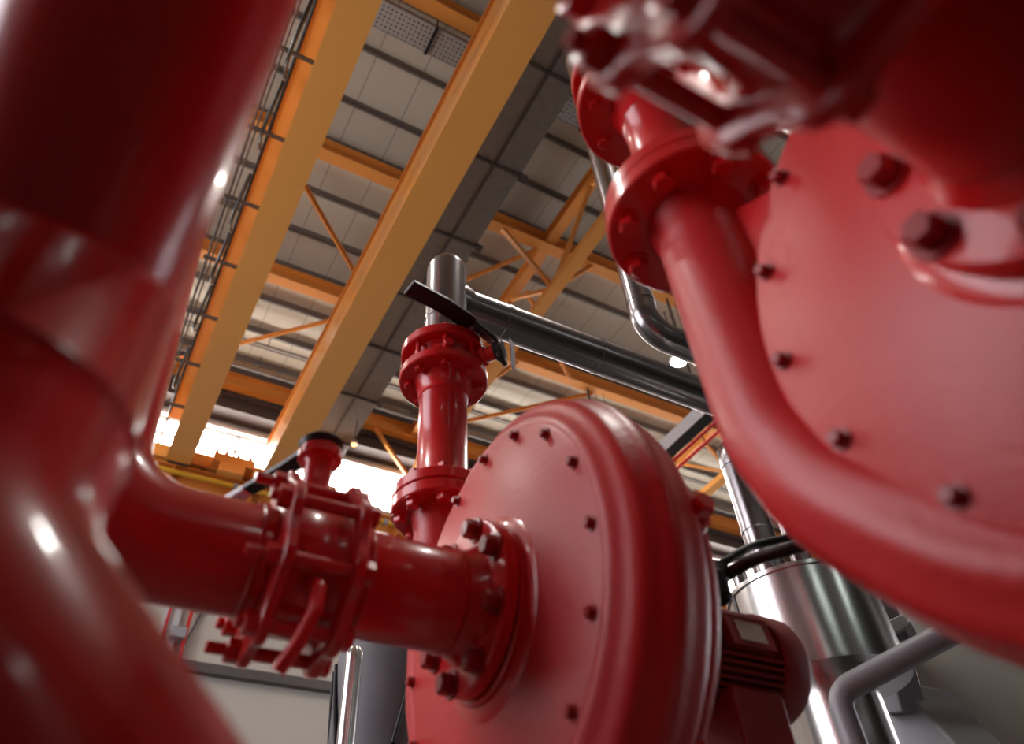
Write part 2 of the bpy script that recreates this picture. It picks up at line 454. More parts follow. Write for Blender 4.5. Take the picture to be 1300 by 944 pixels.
MB().lathe((2.9, 10, 8.06), (0, 0, 1), [(0, .0), (.0, .055), (.05, .06), (.10, .025), (.11, 0)], 16).build('lamp_housing', GREY, t)
MB().lathe((2.9, 10, 8.02), (0, 0, 1), [(0, 0), (.008, .035), (.038, .05), (.038, 0)], 16).build('lens', AMBER, t)

# perforated tray and conduits under the roof
t = thing('cable_tray', (2.4, 3.62, 9.6), 'speckled perforated steel tray under the roof at the top edge between the girders', 'cable tray')
m = MB().box((-4, 3.46, 9.60), (9, 3.80, 9.612)); m.build('tray_floor', PERF, t, smooth=False)
MB().box((-4, 3.445, 9.60), (9, 3.46, 9.67)).build('tray_side', GALV, t, smooth=False)
MB().box((-4, 3.80, 9.60), (9, 3.815, 9.67)).build('tray_side', GALV, t, smooth=False)
for x in (-1.1, .2, 1.4, 2.3, 3.8, 5.2):
    MB().cyl((x, 3.44, 9.57), (x, 3.44, 10.3), .01, 6).box((x - .02, 3.43, 9.57), (x + .02, 3.83, 9.59)).build('hanger', BLACK, t)
for j, (y, lab) in enumerate(((10.24, 'thin pipe slung under the roof on hangers, nearer of two near the far wall'), (10.98, 'thin pipe slung under the roof close before the last orange rafter'))):
    t = thing('roof_pipe', (2, y, 9.88), lab, 'pipe', 'thin pipes under the roof')
    MB().cyl((-3, y, 9.90), (13, y, 9.90), .024, 8).build('pipe', GALV, t)
    if j == 0: MB().cyl((-3, y + .10, 9.92), (13, y + .10, 9.92), .014, 8).build('conduit', GALV, t)
    for x in [-2 + 1.05 * i for i in range(14)]: MB().cyl((x, y, 9.88), (x, y, 10.3), .009, 6).build('hanger', DKSTEEL, t)


# high-bay lamps
def highbay(x, y, z, lab, power):
    t = thing('high_bay_lamp', (x, y, z), lab, 'lamp', 'round high bay lamps under the roof')
    MB().lathe((x, y, z), (0, 0, 1), [(0.03, 0), (.0, .15), (.02, .17), (.18, .10), (.24, .06), (.24, 0)], 24).build('reflector', LGREY, t)
    MB().cyl((x, y, z - .012), (x, y, z + .004), .135, 24).build('lens', LAMP, t)
    MB().cyl((x, y, z + .24), (x, y, ZR), .012, 6).build('stem', DKSTEEL, t)
    ld = bpy.data.lights.new('lamp_glow', 'AREA'); ld.shape = 'DISK'; ld.size = .26; ld.energy = power; ld.color = (1, .95, .88)
    lo = bpy.data.objects.new('lamp_glow', ld); sc.collection.objects.link(lo); lo.parent = t; lo.location = (0, 0, -.03)


highbay(*(onz(862, 458, 9.0)[:]), 'bright round lamp glowing between the two silver pipes', 90)
highbay(3.4, .5, 9.3, 'round high bay lamp over the pumps, beyond the upper edge', 90)
highbay(-3.0, 4.5, 9.3, 'round high bay lamp over the left side of the hall', 90)
for x, y, z, lab in ((9.2, 1.5, 9.3, 'right, beyond the closest pump'), (-3, 8.0, 9.3, 'far left')):
    highbay(x, y, z, 'round high bay lamp out of view at the ' + lab, 40)
for x, lab in ((-1.6, 'left'), (.8, 'middle'), (3.4, 'right')):  # unseen lamps added under the slab for highlights on the pipes
    t = thing('added_streak_lamp', (x, -2.4, 3.1), 'small streak lamp added under the added slab behind the viewer, ' + lab + ' of three', 'lamp', 'added lamps under the slab')
    MB().box((x - .10, -3.0, 3.12), (x + .10, -1.8, 3.2)).build('housing', LGREY, t, bevel=.01)
    MB().box((x - .07, -2.95, 3.10), (x + .07, -1.85, 3.12)).build('lens', STREAK, t, smooth=False)
highbay(*(onx(972, 640, 9.6)[:2]), onx(972, 640, 9.6).z, 'small bright lamp seen beside the silver riser right of the pump', 60)

# grey tray and two red pipes running along the hall at right
t = thing('grey_cable_trunking', (7.0, 7, 7.0), 'pale grey trunking running away behind the pump casing at right', 'trunking')
MB().box((6.94, -2, 7.0), (7.12, 10.9, 7.24)).build('trunk_body', LGREY, t, smooth=False)
m = MB().box((6.93, -2, 6.985), (7.13, 10.9, 7.0)); m.build('base_strip', BLACK, t, smooth=False)
for y in (.66, 3.32, 5.96, 8.56): MB().box((7.02, y - .02, 7.24), (7.05, y + .02, 9.82)).build('hanger', DKSTEEL, t, smooth=False)
for x, lab in ((7.21, 'thin red pipe tight against the grey trunking'), (7.40, 'thin red pipe running alone, lower of the two beside the trunking')):
    t = thing('sprinkler_pipe', (x, 7, 7.0), lab, 'pipe', 'thin red pipes beside the trunking')
    MB().cyl((x, -2, 7.0), (x, 10.9, 7.0), .026, 10).build('pipe', REDP, t)
    for y in (.66, 3.32, 5.96, 8.56): MB().cyl((x, y, 7.02), (x, y, 9.82), .007, 6).build('hanger', DKSTEEL, t)


# ================================================================== PUMPS
def pump(name_label, x0, yc, zc, k, dx, dy, zf, Rf, rd, Rend):
    """centrifugal pump, shaft along x, suction towards -x; discharge axis at (dx, dy), its flange underside at zf"""
    t = thing('centrifugal_pump', (x0 + .15, yc, FL), name_label, 'pump', 'red centrifugal pumps')
    o = V((x0, yc, zc))
    P = [(.0125, 0), (.0125, .412), (.016, .419), (.020, .421), (.030, .421), (.034, .417), (.18, .425), (.215, .43), (.235, .425), (.252, .405), (.262, .37), (.27, .32), (.30, .24), (.30, 0)]
    cas = MB().lathe(o, (1, 0, 0), [(a * k, b * k) for a, b in P], 96)
    # spiral: section (rear and front half widths, radial half height) swept about the shaft, then straight up into the neck
    rho1 = dy - yc; n = 72; secs = []
    tab = [(35, .425, .03), (60, .472, .07), (90, .488, .088), (150, .486, .090), (180, .486, .090), (270, .486 + .4 * (Rend - .486), .090), (325, .486 + .85 * (Rend - .486), .089), (345, None, .086), (360, None, rd)]
    def interp(th):
        for (t0, r0_, b0), (t1, r1_, b1) in zip(tab, tab[1:]):
            if t0 <= th <= t1:
                f = (th - t0) / (t1 - t0); f = f * f * (3 - 2 * f)
                R0 = (rho1 + rd - (.012 if t0 == 345 else 0)) / k if r0_ is None else r0_
                R1 = (rho1 + rd - (.012 if t1 == 345 else 0)) / k if r1_ is None else r1_
                return (R0 + (R1 - R0) * f) * k, (b0 + (b1 - b0) * f) * (k if t1 < 345 else 1)
    th = 35
    while th <= 360.01:
        Ro, b = interp(min(th, 360)); f = max(0, (th - 290) / 70); f = f * f * (3 - 2 * f)
        af = (.094 * k) * (1 - f) + rd * f; ar = (.116 * k) * (1 - f) + rd * f; xc = (x0 + .098 * k) * (1 - f) + dx * f
        q = min(1, b / .08); af *= q; ar *= q
        a = math.radians(th); e = V((0, math.cos(a), math.sin(a)))
        secs.append((V((xc, yc, zc)) + e * (Ro - b), e, af, ar, b, .030 * (1 - f))); th += 4.0643
    zt = zc
    for zz in (.04, .10, .18, .26, .34): secs.append((V((dx, dy, zc + zz)), V((0, 1, 0)), rd, rd, rd, 0))
    secs.append((V((dx, dy, zf - .05)), V((0, 1, 0)), rd, rd, rd, 0)); secs.append((V((dx, dy, zf - .012)), V((0, 1, 0)), rd * 1.1, rd * 1.1, rd * 1.1, 0)); secs.append((V((dx, dy, zf)), V((0, 1, 0)), rd * 1.16, rd * 1.16, rd * 1.16, 0))
    vs = []; fs = []
    for c, e, af, ar, b, am in secs:
        for q in range(n):
            a = 2 * PI * q / n; rb = 1 + am * math.cos(9 * (a - PI / 2)); cx_ = math.cos(a) * rb; vs.append(c + V((cx_ * (ar if cx_ > 0 else af), 0, 0)) + e * (math.sin(a) * b * rb))
    for i in range(len(secs) - 1):
        for q in range(n):
            w_ = (q + 1) % n; fs.append((i * n + q, i * n + w_, i * n + n + w_, i * n + n + q))
    fs.append(tuple(range(n))); fs.append(tuple((len(secs) - 1) * n + q for q in range(n)))
    cas.add(vs, fs); cas.build('volute_casing', REDC, t, angle=50)
    cover = MB().lathe(o, (1, 0, 0), [(.0, 0), (.0, .404 * k), (.004, .410 * k), (.013 * k, .410 * k), (.013 * k, 0)], 96).build('cover_plate', REDC, t)
    MB().lathe(o, (1, 0, 0), [(-.022, 0), (-.022, .170), (-.019, .174), (-.010, .174), (-.008, .184), (-.003, .197), (.001, .203), (.001, 0)], 64).build('suction_flange', RED, t)
    for p in ring_pts(o, 'x', .388 * k, 16, 0.02): MB().hexbolt(p, (-1, 0, 0), .018, .016).build('cover_bolt', REDB, cover)
    # discharge neck rising from the spiral
    d = V((dx, dy, 0))
    dfl = MB().lathe(d, (0, 0, 1), [(zf, 0), (zf, Rf - .004), (zf + .004, Rf), (zf + .034, Rf), (zf + .038, Rf - .003), (zf + .038, 0)], 64).build('discharge_flange', RED, t)
    for p in ring_pts(d + V((0, 0, zf)), 'z', Rf * .80, 8, PI / 8): MB().hexbolt(p, (0, 0, -1), .034, .024).build('flange_bolt', RED, dfl)
    # gusset between neck and casing
    gy = dy - rd * .95
    m = MB(); a = V((x0 + .07 * k, gy, zc + .36 * k)); g = .012
    m.add([(a.x - g, gy, zc + .40 * k), (a.x - g, gy - .11, zc + .34 * k), (a.x - g, gy, zc + .26 * k), (a.x + g, gy, zc + .40 * k), (a.x + g, gy - .11, zc + .34 * k), (a.x + g, gy, zc + .26 * k)],
          [(0, 1, 2), (5, 4, 3), (0, 3, 4, 1), (1, 4, 5, 2), (2, 5, 3, 0)])
    m.build('gusset', RED, t, smooth=False)
    # lifting boss with plug on the rim towards -y
    b = o + V((.195 * k, -.432 * k, .03 * k)); dd = V((0, -.98, .2)).normalized()
    MB().lathe(b - dd * .02, dd, [(0, 0), (0, .038), (.022, .036), (.03, .030), (.03, 0)], 24).hexbolt(b + dd * .008, dd, .045, .04).build('drain_plug', RED, t)
    # bearing housing behind the casing and shaft
    MB().lathe(o, (1, 0, 0), [(.29 * k, 0), (.29 * k, .20), (.33, .15), (.345, .11), (.40, .09), (.42, .10), (.435, .10), (.44, .035), (.474, .035), (.474, 0)], 40).build('bearing_housing', RED, t)
    # stand
    for lo_, hi_ in (((x0 + .06, yc - .30, FL + .201), (x0 + .24, yc - .14, zc - .30)), ((x0 + .06, yc + .14, FL + .201), (x0 + .24, yc + .30, zc - .30)), ((x0 + .34, yc - .08, FL + .201), (x0 + .42, yc + .08, zc - .08))):
        MB().box(lo_, hi_).build('foot', RED, t, bevel=.008)
    MB().box((x0 - .05, yc - .42, FL), (x0 + 1.15, yc + .42, FL + .20)).build('plinth', CONC, t, bevel=.01)
    return t


PX0, PY0, PZ0 = .70, 1.290, .706
pump('large red pump in the middle of the picture with bolted round cover', PX0, PY0, PZ0, 1.0, .777, 1.70, 1.198, .147, .079, .490)
QX0, QY0, QZ0 = .69, .03, .662
pump('closest red pump filling the right side, cover cut off by the picture edge', QX0, QY0, QZ0, 1.022, .752, .513, 1.128, .169, .082, .528)


# motor behind the middle pump
def motor(x0, x1, yc, zc, label):
    t = thing('electric_motor', ((x0 + x1) / 2, yc, FL), label, 'motor')
    o = V((0, yc, zc)); R = .105
    MB().lathe(o, (1, 0, 0), [(x0, 0), (x0, R + .02), (x0 + .03, R + .02), (x0 + .035, R - .012), (x1 - .10, R - .012), (x1 - .10, 0)], 48).build('stator_body', REDM, t)
    m = MB()
    for i in range(46):
        a = 2 * PI * i / 46
        if 2.62 < a < 3.38: continue
        c = o + V((0, math.cos(a), math.sin(a))) * (R + .002)
        m.bar(c + V((x0 + .035, 0, 0)), c + V((x1 - .10, 0, 0)), .006, .03, up=(0, math.cos(a), math.sin(a)))
    m.build('cooling_fins', REDM, t, smooth=False)
    MB().lathe(o, (1, 0, 0), [(x1 - .10, 0), (x1 - .10, R + .016), (x1 - .095, R + .021), (x1 - .03, R + .021), (x1 - .012, R + .010), (x1, R - .02), (x1, 0)], 56).build('fan_cover', REDM, t)
    a = 3.0; n = V((0, math.cos(a), math.sin(a))); c = o + n * (R + .012)
    tt = V((0, -math.sin(a), math.cos(a)))
    pad_o = MB().bar(c + V((x0 + .06, 0, 0)), c + V((x0 + .19, 0, 0)), .07, .024, up=n).build('plate_pad', REDM, t, smooth=False)
    c2 = c + n * .0135
    MB().bar(c2 + V((x0 + .085, 0, 0)), c2 + V((x0 + .165, 0, 0)), .048, .003, up=n).build('nameplate', PLATE, pad_o, smooth=False)
    MB().box((x0 + .05, yc - .10, FL + .201), (x1 - .12, yc + .10, zc - R + .01)).build('foot', REDM, t, bevel=.008)
    return t


motor(1.18, 1.50, PY0, PZ0 - .005, 'red finned electric motor with a small nameplate behind the middle pump')
p = ray(905, 738) * (1.70 / F)
for lab, rr, pts in (('thick black cable curving up to the right from behind the middle pump', .0145, ((898, 748, 1.75), (925, 728, 1.72), (960, 709, 1.68), (1000, 697, 1.62), (1040, 686, 1.6))),
                     ('thinner black cable above the thick one behind the middle pump', .0105, ((906, 726, 1.80), (918, 714, 1.80), (940, 701, 1.84), (966, 690, 1.9), (1030, 676, 1.95)))):
    pp = [ray(a, b) * (d / F) for a, b, d in pts]
    # smooth it
    out = []
    for i in range(len(pp) - 1):
        p0 = pp[max(i - 1, 0)]; p1 = pp[i]; p2 = pp[i + 1]; p3 = pp[min(i + 2, len(pp) - 1)]
        for s in range(8):
            u = s / 8; out.append(.5 * ((2 * p1) + (-p0 + p2) * u + (2 * p0 - 5 * p1 + 4 * p2 - p3) * u * u + (-p0 + 3 * p1 - 3 * p2 + p3) * u ** 3))
    out.append(pp[-1])
    if rr > .012:
        t = thing('motor_cable', out[0], lab, 'cable', 'black cables behind the pump')
        MB().tube(out, rr, 16).build('cable', RUBBER, t)
        MB().cyl(p + V((0, 0, -.05)), p + V((0, 0, .02)), .034, 24, .008).cyl(p + V((0, 0, -.02)), p + V((.03, 0, .045)), .028, 20, .006).build('gland', RUBBER, t)
    else: tag(MB().tube(out, rr, 16).build('motor_cable', RUBBER), lab, 'cable', 'black cables behind the pump')


# ================================================================== SUCTION LINES
def lobed(a):
    return 1.0 + .045 * max(-1, min(1, math.cos(8 * (a - PI / 8)) * 1.3))


def suction_spool(xo, yc, zc, k, label):
    t = thing('suction_pipe', (xo + .52, yc, zc - .18), label, 'pipe', 'red suction pipes at the pumps')
    r = .100 * k; Rf = .174 * k; o = V((xo, yc, zc))
    MB().lathe(o, (1, 0, 0), [(.380, 0), (.380, r), (.404, r), (.408, r + .004), (.414, r + .004), (.418, r), (.592, r), (.597, r + .004), (.604, r + .004), (.609, r), (.636, r + .012), (.644, r + .018), (.644, 0)], 56).build('pipe', RED, t, angle=50)
    fl = MB().lathe(o, (1, 0, 0), [(.644, 0), (.644, Rf - .004), (.648, Rf), (.672, Rf), (.6745, Rf - .003), (.6745, 0)], 64).build('flange', RED, t)
    MB().cyl(o + V((.6747, 0, 0)), o + V((.6778, 0, 0)), Rf - .007, 64).build('gasket', GASKET, t)
    for p in ring_pts(o + V((.644, 0, 0)), 'x', .150 * k, 8, PI / 8): MB().hexbolt(p, (-1, 0, 0), .036, .030).build('flange_bolt', REDB, fl)
    return t


def butterfly(xo, yc, zc, k, label, lever=True):
    t = thing('butterfly_valve', (xo + .30, yc, zc - .18), label, 'valve', 'red suction valves')
    o = V((xo, yc, zc)); R = .168 * k
    for x0, x1, nm in ((.230, .253, 'lug_flange'), (.355, .3785, 'lug_flange')):
        MB().lathe(o, (1, 0, 0), [(x0, 0), (x0, R - .005), (x0 + .004, R), (x1 - .004, R), (x1, R - .005), (x1, 0)], 112, lobed).build(nm, RED, t, angle=45)
    b = .122 * k
    MB().lathe(o, (1, 0, 0), [(.253, 0), (.253, b + .01), (.262, b), (.346, b), (.355, b + .01), (.355, 0)], 56).build('valve_body', RED, t, angle=50)
    for i, p in enumerate(ring_pts(o, 'x', .150 * k, 8, PI / 8)):
        l = .035 if i % 2 else .055
        st = MB().cyl(p + V((.253, 0, 0)), p + V((.355, 0, 0)), .0125, 16)
        st.cyl(p + V((.230 - l, 0, 0)), p + V((.230, 0, 0)), .0105, 14, .002)
        st.lathe(p + V((.230, 0, 0)), (-1, 0, 0), [(0, 0), (0, .021), (.020, .021), (.022, .017), (.022, 0)], 6)
        st.lathe(p + V((.3785, 0, 0)), (1, 0, 0), [(0, 0), (0, .021), (.016, .021), (.018, .017), (.018, 0)], 6)
        st.build('stud', REDB if zc < 0 else RED, t)
    n = V((xo + .304, yc, 0)); zt = zc + .262 * k
    MB().lathe(n, (0, 0, 1), [(zc + b - .01, 0), (zc + b - .01, .042), (zc + b + .02, .036), (zc + b + .04, .029), (zt - .022, .028), (zt - .012, .034), (zt - .010, .043), (zt - .008, .046), (zt + .013, .046), (zt + .017, .043), (zt + .017, 0)], 32).build('valve_neck', RED, t)
    for a in range(4):
        q = n + V((math.cos(a * PI / 2 + .6) * .038, math.sin(a * PI / 2 + .6) * .038, zt)); MB().hexbolt(q, (0, 0, -1), .013, .010).build('neck_bolt', REDB, t)
    MB().lathe(n, (0, 0, 1), [(zt + .017, 0), (zt + .017, .046), (zt + .03, .05), (zt + .042, .04), (zt + .045, 0)], 32).build('lever_hub', BLACK, t)
    if lever:
        a = n + V((0, 0, zt + .03)); e = onz(352, 600, zt + .02); e = a + (e - a).normalized() * .22
        mid = a + (e - a) * .45
        MB().sweepbar([a + V((.03, 0, 0)), a, mid, e], [.05, .05, .035, .032], .014, (e - a).cross(V((0, 0, 1))).normalized()).build('lever', BLACK, t, bevel=.003)
        MB().sweepbar([e, e + (e - a) * .35], .03, .02, (e - a).cross(V((0, 0, 1))).normalized()).build('lever_grip', LGREY, t, bevel=.004)
    # curved drain handle under the near side
    hp = [o + V(p) for p in ((.30, -.10, -.075), (.302, -.128, -.088), (.302, -.150, -.105), (.298, -.158, -.15), (.282, -.15, -.20), (.262, -.13, -.24))]
    hp2 = fillet(hp, .015, 4)
    MB().tube(hp2, .012, 14).build('drain_handle', RED, t)
    return t


def riser(xo, yc, zc, k, top, label, extra=()):
    t = thing('suction_elbow', (xo, yc, zc - .1), label, 'pipe elbow', 'red suction elbows')
    r = .100 * k
    pts = fillet([(xo + .2285, yc, zc), (xo - .095, yc, zc)] + list(top), [.19] + [.18] * (len(top) - 1), 14)
    MB().tube(pts, r, 48).build('pipe', RED, t, angle=60)
    for x in (.205,): MB().lathe((xo, yc, zc), (1, 0, 0), [(x - .006, r - .001), (x, r + .004), (x + .006, r - .001)], 48).build('weld_bead', RED, t)
    return t


suction_spool(0, PY0 - .003, PZ0 + .010, 1.0, 'short red suction pipe between the flanged valve and the middle pump')
butterfly(0, PY0 - .003, PZ0 + .010, 1.0, 'red suction valve with two lobed flanges and studs left of the middle pump')
riser(0, PY0 - .003, PZ0 + .010, 1.0, [(-.40, PY0, 4.1), (-5, PY0, 4.1)], 'red pipe elbow turning down into the middle suction valve, behind the foreground pipe')
suction_spool(QX0 - PX0 + .0, QY0, QZ0, 1.03, 'dark red suction pipe overhead at the upper right, joined to the closest pump')
butterfly(QX0 - PX0, QY0, QZ0, 1.03, 'dark blurred valve flange overhead at the top right', lever=False)

t = thing('suction_header', (-1.2, QY0, FL), 'dark red pipe overhead feeding the blurred valve at the top right', 'pipe')
MB().tube(fillet([(QX0 - PX0 + .2285, QY0, QZ0), (-2.4, QY0, QZ0), (-2.4, QY0, FL)], .22, 12), .103, 48).build('pipe', RED, t, angle=60)
# foreground pipe at the left
t = thing('mitred_pipe', (-.13, .53, FL), 'huge dark red pipe filling the left side of the picture, very close', 'pipe')
fx, fy = -.137, .535
tau, sig = math.radians(50), math.radians(-9.5)
nn, rr_ = V((.25, -.97, 0)), V((.97, .25, 0))
ud = V((0, 0, 1)) * math.cos(tau) + nn * math.sin(tau); ud = ud * math.cos(sig) + rr_ * math.sin(sig)
mn = (ud + V((0, 0, 1))).normalized(); gx, gy = -mn.x / mn.z, -mn.y / mn.z      # mitre plane of the upper joint
a0 = V((fx + .004, fy, .525))
pts = fillet([a0 - ud * .03, a0 + ud * 1.5, a0 + ud * 1.5 + V((0, 0, 2.0)), V((-5, fy - 1.3, a0.z + ud.z * 1.5 + 2.0))], [.3, .3], 10)
MB().tube(pts, .106, 56).build('pipe', RED, t, angle=60)
c0 = V((fx + .004, fy, .525)); c1 = V((fx - .004, fy, .358))
m = MB(); n = 56; vs = []; fs = []
for i, (c, r, tx, ty) in enumerate(((c0, .1062, gx, gy), (c0 - V((0, 0, .006)), .111, gx, gy), (c0 - V((0, 0, .018)), .1085, gx, gy), ((c0 + c1) / 2, .115, gx * .5, gy * .5), (c1 + V((0, 0, .012)), .121, .1, .14), (c1, .124, .1, .12))):
    for k2 in range(n):
        a = 2 * PI * k2 / n; dx_, dy_ = math.cos(a) * r, math.sin(a) * r; vs.append(c + V((dx_, dy_, tx * dx_ + ty * dy_)))
for i in range(5):
    for k2 in range(n):
        j = (k2 + 1) % n; fs.append((i * n + k2, i * n + j, i * n + n + j, i * n + n + k2))
fs.append(tuple(range(n))); fs.append(tuple(5 * n + q for q in range(n)))
m.add(vs, fs); m.build('reducer', RED, t, angle=50)
low = fillet([c1 - V((0, 0, .001)), V((fx - .004, fy, .228)), V((.275, fy - .02, -.18)), V((.275, fy - .02, FL + .02))], [.17, .14], 12)
MB().tube(low, .124, 56).build('elbow', RED, t, angle=60)
MB().lathe(c1, (0, 0, 1), [(-.007, .123), (-.001, .1285), (.005, .123)], 56).build('weld_bead', RED, t)
MB().cyl((.275, fy - .02, FL), (.275, fy - .02, FL + .03), .19, 40, .004).build('floor_flange', RED, t)


# ================================================================== DISCHARGE LINES
def discharge_spool(x, y, z0, z1, r, Rf, label):
    t = thing('discharge_pipe', (x, y, z0), label, 'pipe', 'red discharge pipes')
    o = V((x, y, 0))
    MB().lathe(o, (0, 0, 1), [(z0 + .04, 0), (z0 + .04, r + .012), (z0 + .062, r + .004), (z0 + .067, r + .005), (z0 + .072, r), (z1 - .078, r), (z1 - .073, r + .005), (z1 - .066, r + .004), (z1 - .03, r + .010), (z1, r + .022), (z1, 0)], 48).build('pipe', RED, t, angle=50)
    MB().cyl(o + V((0, 0, z0)), o + V((0, 0, z0 + .0035)), Rf - .012, 48).build('gasket', GASKET, t)
    fa = MB().lathe(o, (0, 0, 1), [(z0 + .0036, 0), (z0 + .0036, Rf - .003), (z0 + .007, Rf), (z0 + .037, Rf), (z0 + .040, Rf - .003), (z0 + .040, 0)], 64).build('flange', RED, t)
    fb = MB().lathe(o, (0, 0, 1), [(z1, 0), (z1, Rf), (z1 + .004, Rf + .004), (z1 + .032, Rf + .004), (z1 + .035, Rf), (z1 + .035, 0)], 64).build('flange', RED, t)
    for p in ring_pts(o + V((0, 0, z0 + .040)), 'z', Rf * .80, 8, PI / 8): MB().hexbolt(p, (0, 0, 1), .030, .026).build('flange_bolt', RED, fa)
    for p in ring_pts(o + V((0, 0, z1)), 'z', Rf * .80, 8, PI / 8): MB().hexbolt(p, (0, 0, -1), .028, .016).build('flange_bolt', RED, fb)
    return t


def discharge_valve(x, y, z0, z1, Rf, label, lever):
    t = thing('discharge_valve', (x, y, z0), label, 'valve', 'red discharge valves')
    o = V((x, y, 0)); z = z1 - z0
    MB().lathe(o, (0, 0, 1), [(z0, 0), (z0, Rf * .74), (z0 + .012, Rf * .70), (z1 - .052, Rf * .70), (z1 - .04, Rf * .76), (z1 - .04, 0)], 48).build('valve_body', RED, t, angle=50)
    MB().lathe(o, (0, 0, 1), [(z1 - .04, 0), (z1 - .04, Rf - .004), (z1 - .036, Rf), (z1 - .004, Rf), (z1, Rf - .004), (z1, 0)], 64).build('flange', RED, t)
    for p in ring_pts(o, 'z', Rf * .84, 8, PI / 8):
        MB().cyl(p + V((0, 0, z0 + .0006)), p + V((0, 0, z1 + .005)), .0095, 14).hexbolt(p + V((0, 0, z1)), (0, 0, 1), .026, .018).build('stud', RED, t)
    zc = (z0 + z1 - .04) / 2
    d = V((.62, -.78, 0)).normalized(); p0 = o + V((0, 0, zc))
    MB().cyl(p0 + d * Rf * .6, p0 + d * (Rf + .045), .026, 24, .003).lathe(p0 + d * (Rf * .98), d, [(0, 0), (0, .036), (.012, .036), (.012, 0)], 6).build('stem', RED, t)
    MB().cyl(V((x, y, zc)) + V((-.3, -.95, 0)).normalized() * Rf * .5, V((x, y, zc)) + V((-.3, -.95, 0)).normalized() * (Rf * .93), .018, 16, .003).build('vent_plug', RED, t)
    if lever:
        h = p0 + d * (Rf + .045)
        MB().cyl(h, h + d * .03, .036, 24, .004).build('lever_hub', BLACK, t)
        e0 = h + d * .014
        L = [e0 + V((.01, 0, -.045)), e0 + V((.0, 0, .03)), lever[0], lever[1], lever[2]]
        MB().sweepbar(fillet(L, .05, 6), .060, .018, d.cross(V((0, 0, 1)))).build('lever', BLACK, t, bevel=.003)
        q = h + d * .035
        MB().sweepbar([q + V((.028, 0, .05)), q + V((.03, 0, -.01)), q + V((.026, 0, -.085))], .036, .004, d.cross(V((0, 0, 1)))).build('indicator_plate', LGREY, t, bevel=.001)
    return t


dx2, dy2 = .777, 1.70
discharge_spool(dx2, dy2, 1.2365, 1.718, .079, .147, 'upright red pipe with flanges at both ends rising from the middle pump')
discharge_valve(dx2, dy2, 1.7535, 1.868, .151, 'red valve with studs and a black lever under the silver bend',
                [ony(600, 412, 1.545), ony(563, 387, 1.50), ony(519, 364, 1.47)])
dx1, dy1 = .752, .513
discharge_spool(dx1, dy1, 1.1665, 1.60, .075, .166, 'upright red pipe rising from the closest pump toward the top right')
discharge_valve(dx1, dy1, 1.6355, 1.77, .168, 'red flanged valve partly hidden by the dark blurred flange at the top', None)


# silver insulated pipes
def silver(pts, rad, r, label, seams, mt=STEEL, name='insulated_pipe', group='silver clad pipes'):
    t = thing(name, pts[0], label, 'pipe', group)
    path = fillet(pts, rad, 12)
    MB().tube(path, r, 48).build('pipe', mt, t, angle=70)
    for p, d in seams:
        MB().lathe(p, d, [(-.012, r + .0002), (-.010, r + .0028), (.010, r + .0028), (.012, r + .0002)], 48).build('clad_band', mt, t)
    return t


tsp = silver([(.90 - .05, dy2 + .025, 2.19), (4.6, dy2 + .025, 2.19), (4.6, dy2 + .025, FL)], [.15], .074,
       'long silver pipe from a domed upright above the lever valve, running right',
       [((1.05, dy2 + .025, 2.19), (1, 0, 0)), ((1.5, dy2 + .025, 2.19), (1, 0, 0)), ((2.1, dy2 + .025, 2.19), (1, 0, 0))])
o_ = V((dx2 + .006, dy2, 0))
MB().lathe(o_, (0, 0, 1), [(1.8705, 0), (1.8705, .079), (2.33, .079)] + [(2.33 + .079 * math.sin(a * PI / 20), .079 * math.cos(a * PI / 20)) for a in range(1, 10)] + [(2.409, 0)], 48).build('domed_riser', STEEL, tsp, angle=60)
for z_ in (2.03,): MB().lathe(o_ + V((0, 0, z_)), (0, 0, 1), [(-.010, .0792), (-.008, .0812), (.008, .0812), (.010, .0792)], 48).build('clad_band', STEEL, tsp)
MB().lathe((.86, dy2 + .025, 2.19), (1, 0, 0), [(-.06, .088), (-.01, .086), (.025, .0755)], 48).build('collar', STEEL, tsp)
silver([(2.06, 1.93, 6.2), (2.06, 1.93, 2.80), (5.2, 1.93, 2.80), (5.2, 1.93, FL)], [.14, .15], .078, 'silver pipe coming down behind the upper right flange and turning right',
       [((2.06, 1.93, 3.02), (0, 0, 1)), ((2.32, 1.93, 2.80), (1, 0, 0))])
silver([(dx1, dy1, 1.7725), (dx1, dy1, 2.30), (4.4, dy1, 2.30), (4.4, dy1, FL)], [.125, .15], .076, 'silver pipe above the closest pump, hidden behind the blurred flange', [])

# clad drum with risers, right of the motor
az = math.radians(52.5); D = 3.0; cx, cy = D * math.sin(az), D * math.cos(az)
t = thing('clad_drum', (cx, cy, FL), 'shiny silver sheet metal drum with pipes on top, right of the motor', 'drum')
z0, z1 = .985, 1.34; R = .275
MB().lathe((cx, cy, 0), (0, 0, 1), [(z0, 0), (z0, R), (z1, R), (z1, 0)], 64).build('drum_shell', BRIGHT, t)
for z in (z0, z1 - .016): MB().lathe((cx, cy, z), (0, 0, 1), [(0, R), (0, R + .007), (.016, R + .007), (.016, R)], 64).build('rim_band', BRIGHT, t)
a = math.radians(52.5 + 180 + 58)
MB().box((cx + R * math.sin(a) - .006, cy + R * math.cos(a) - .006, z0 + .016), (cx + R * math.sin(a) + .006, cy + R * math.cos(a) + .006, z1 - .016)).build('lap_seam', DKSTEEL, t)
MB().cyl((cx, cy, FL), (cx, cy, z0), .15, 40).build('stand_pipe', BRIGHT, t)


def polar(a, d): a = math.radians(a); return V((d * math.sin(a), d * math.cos(a), 0))


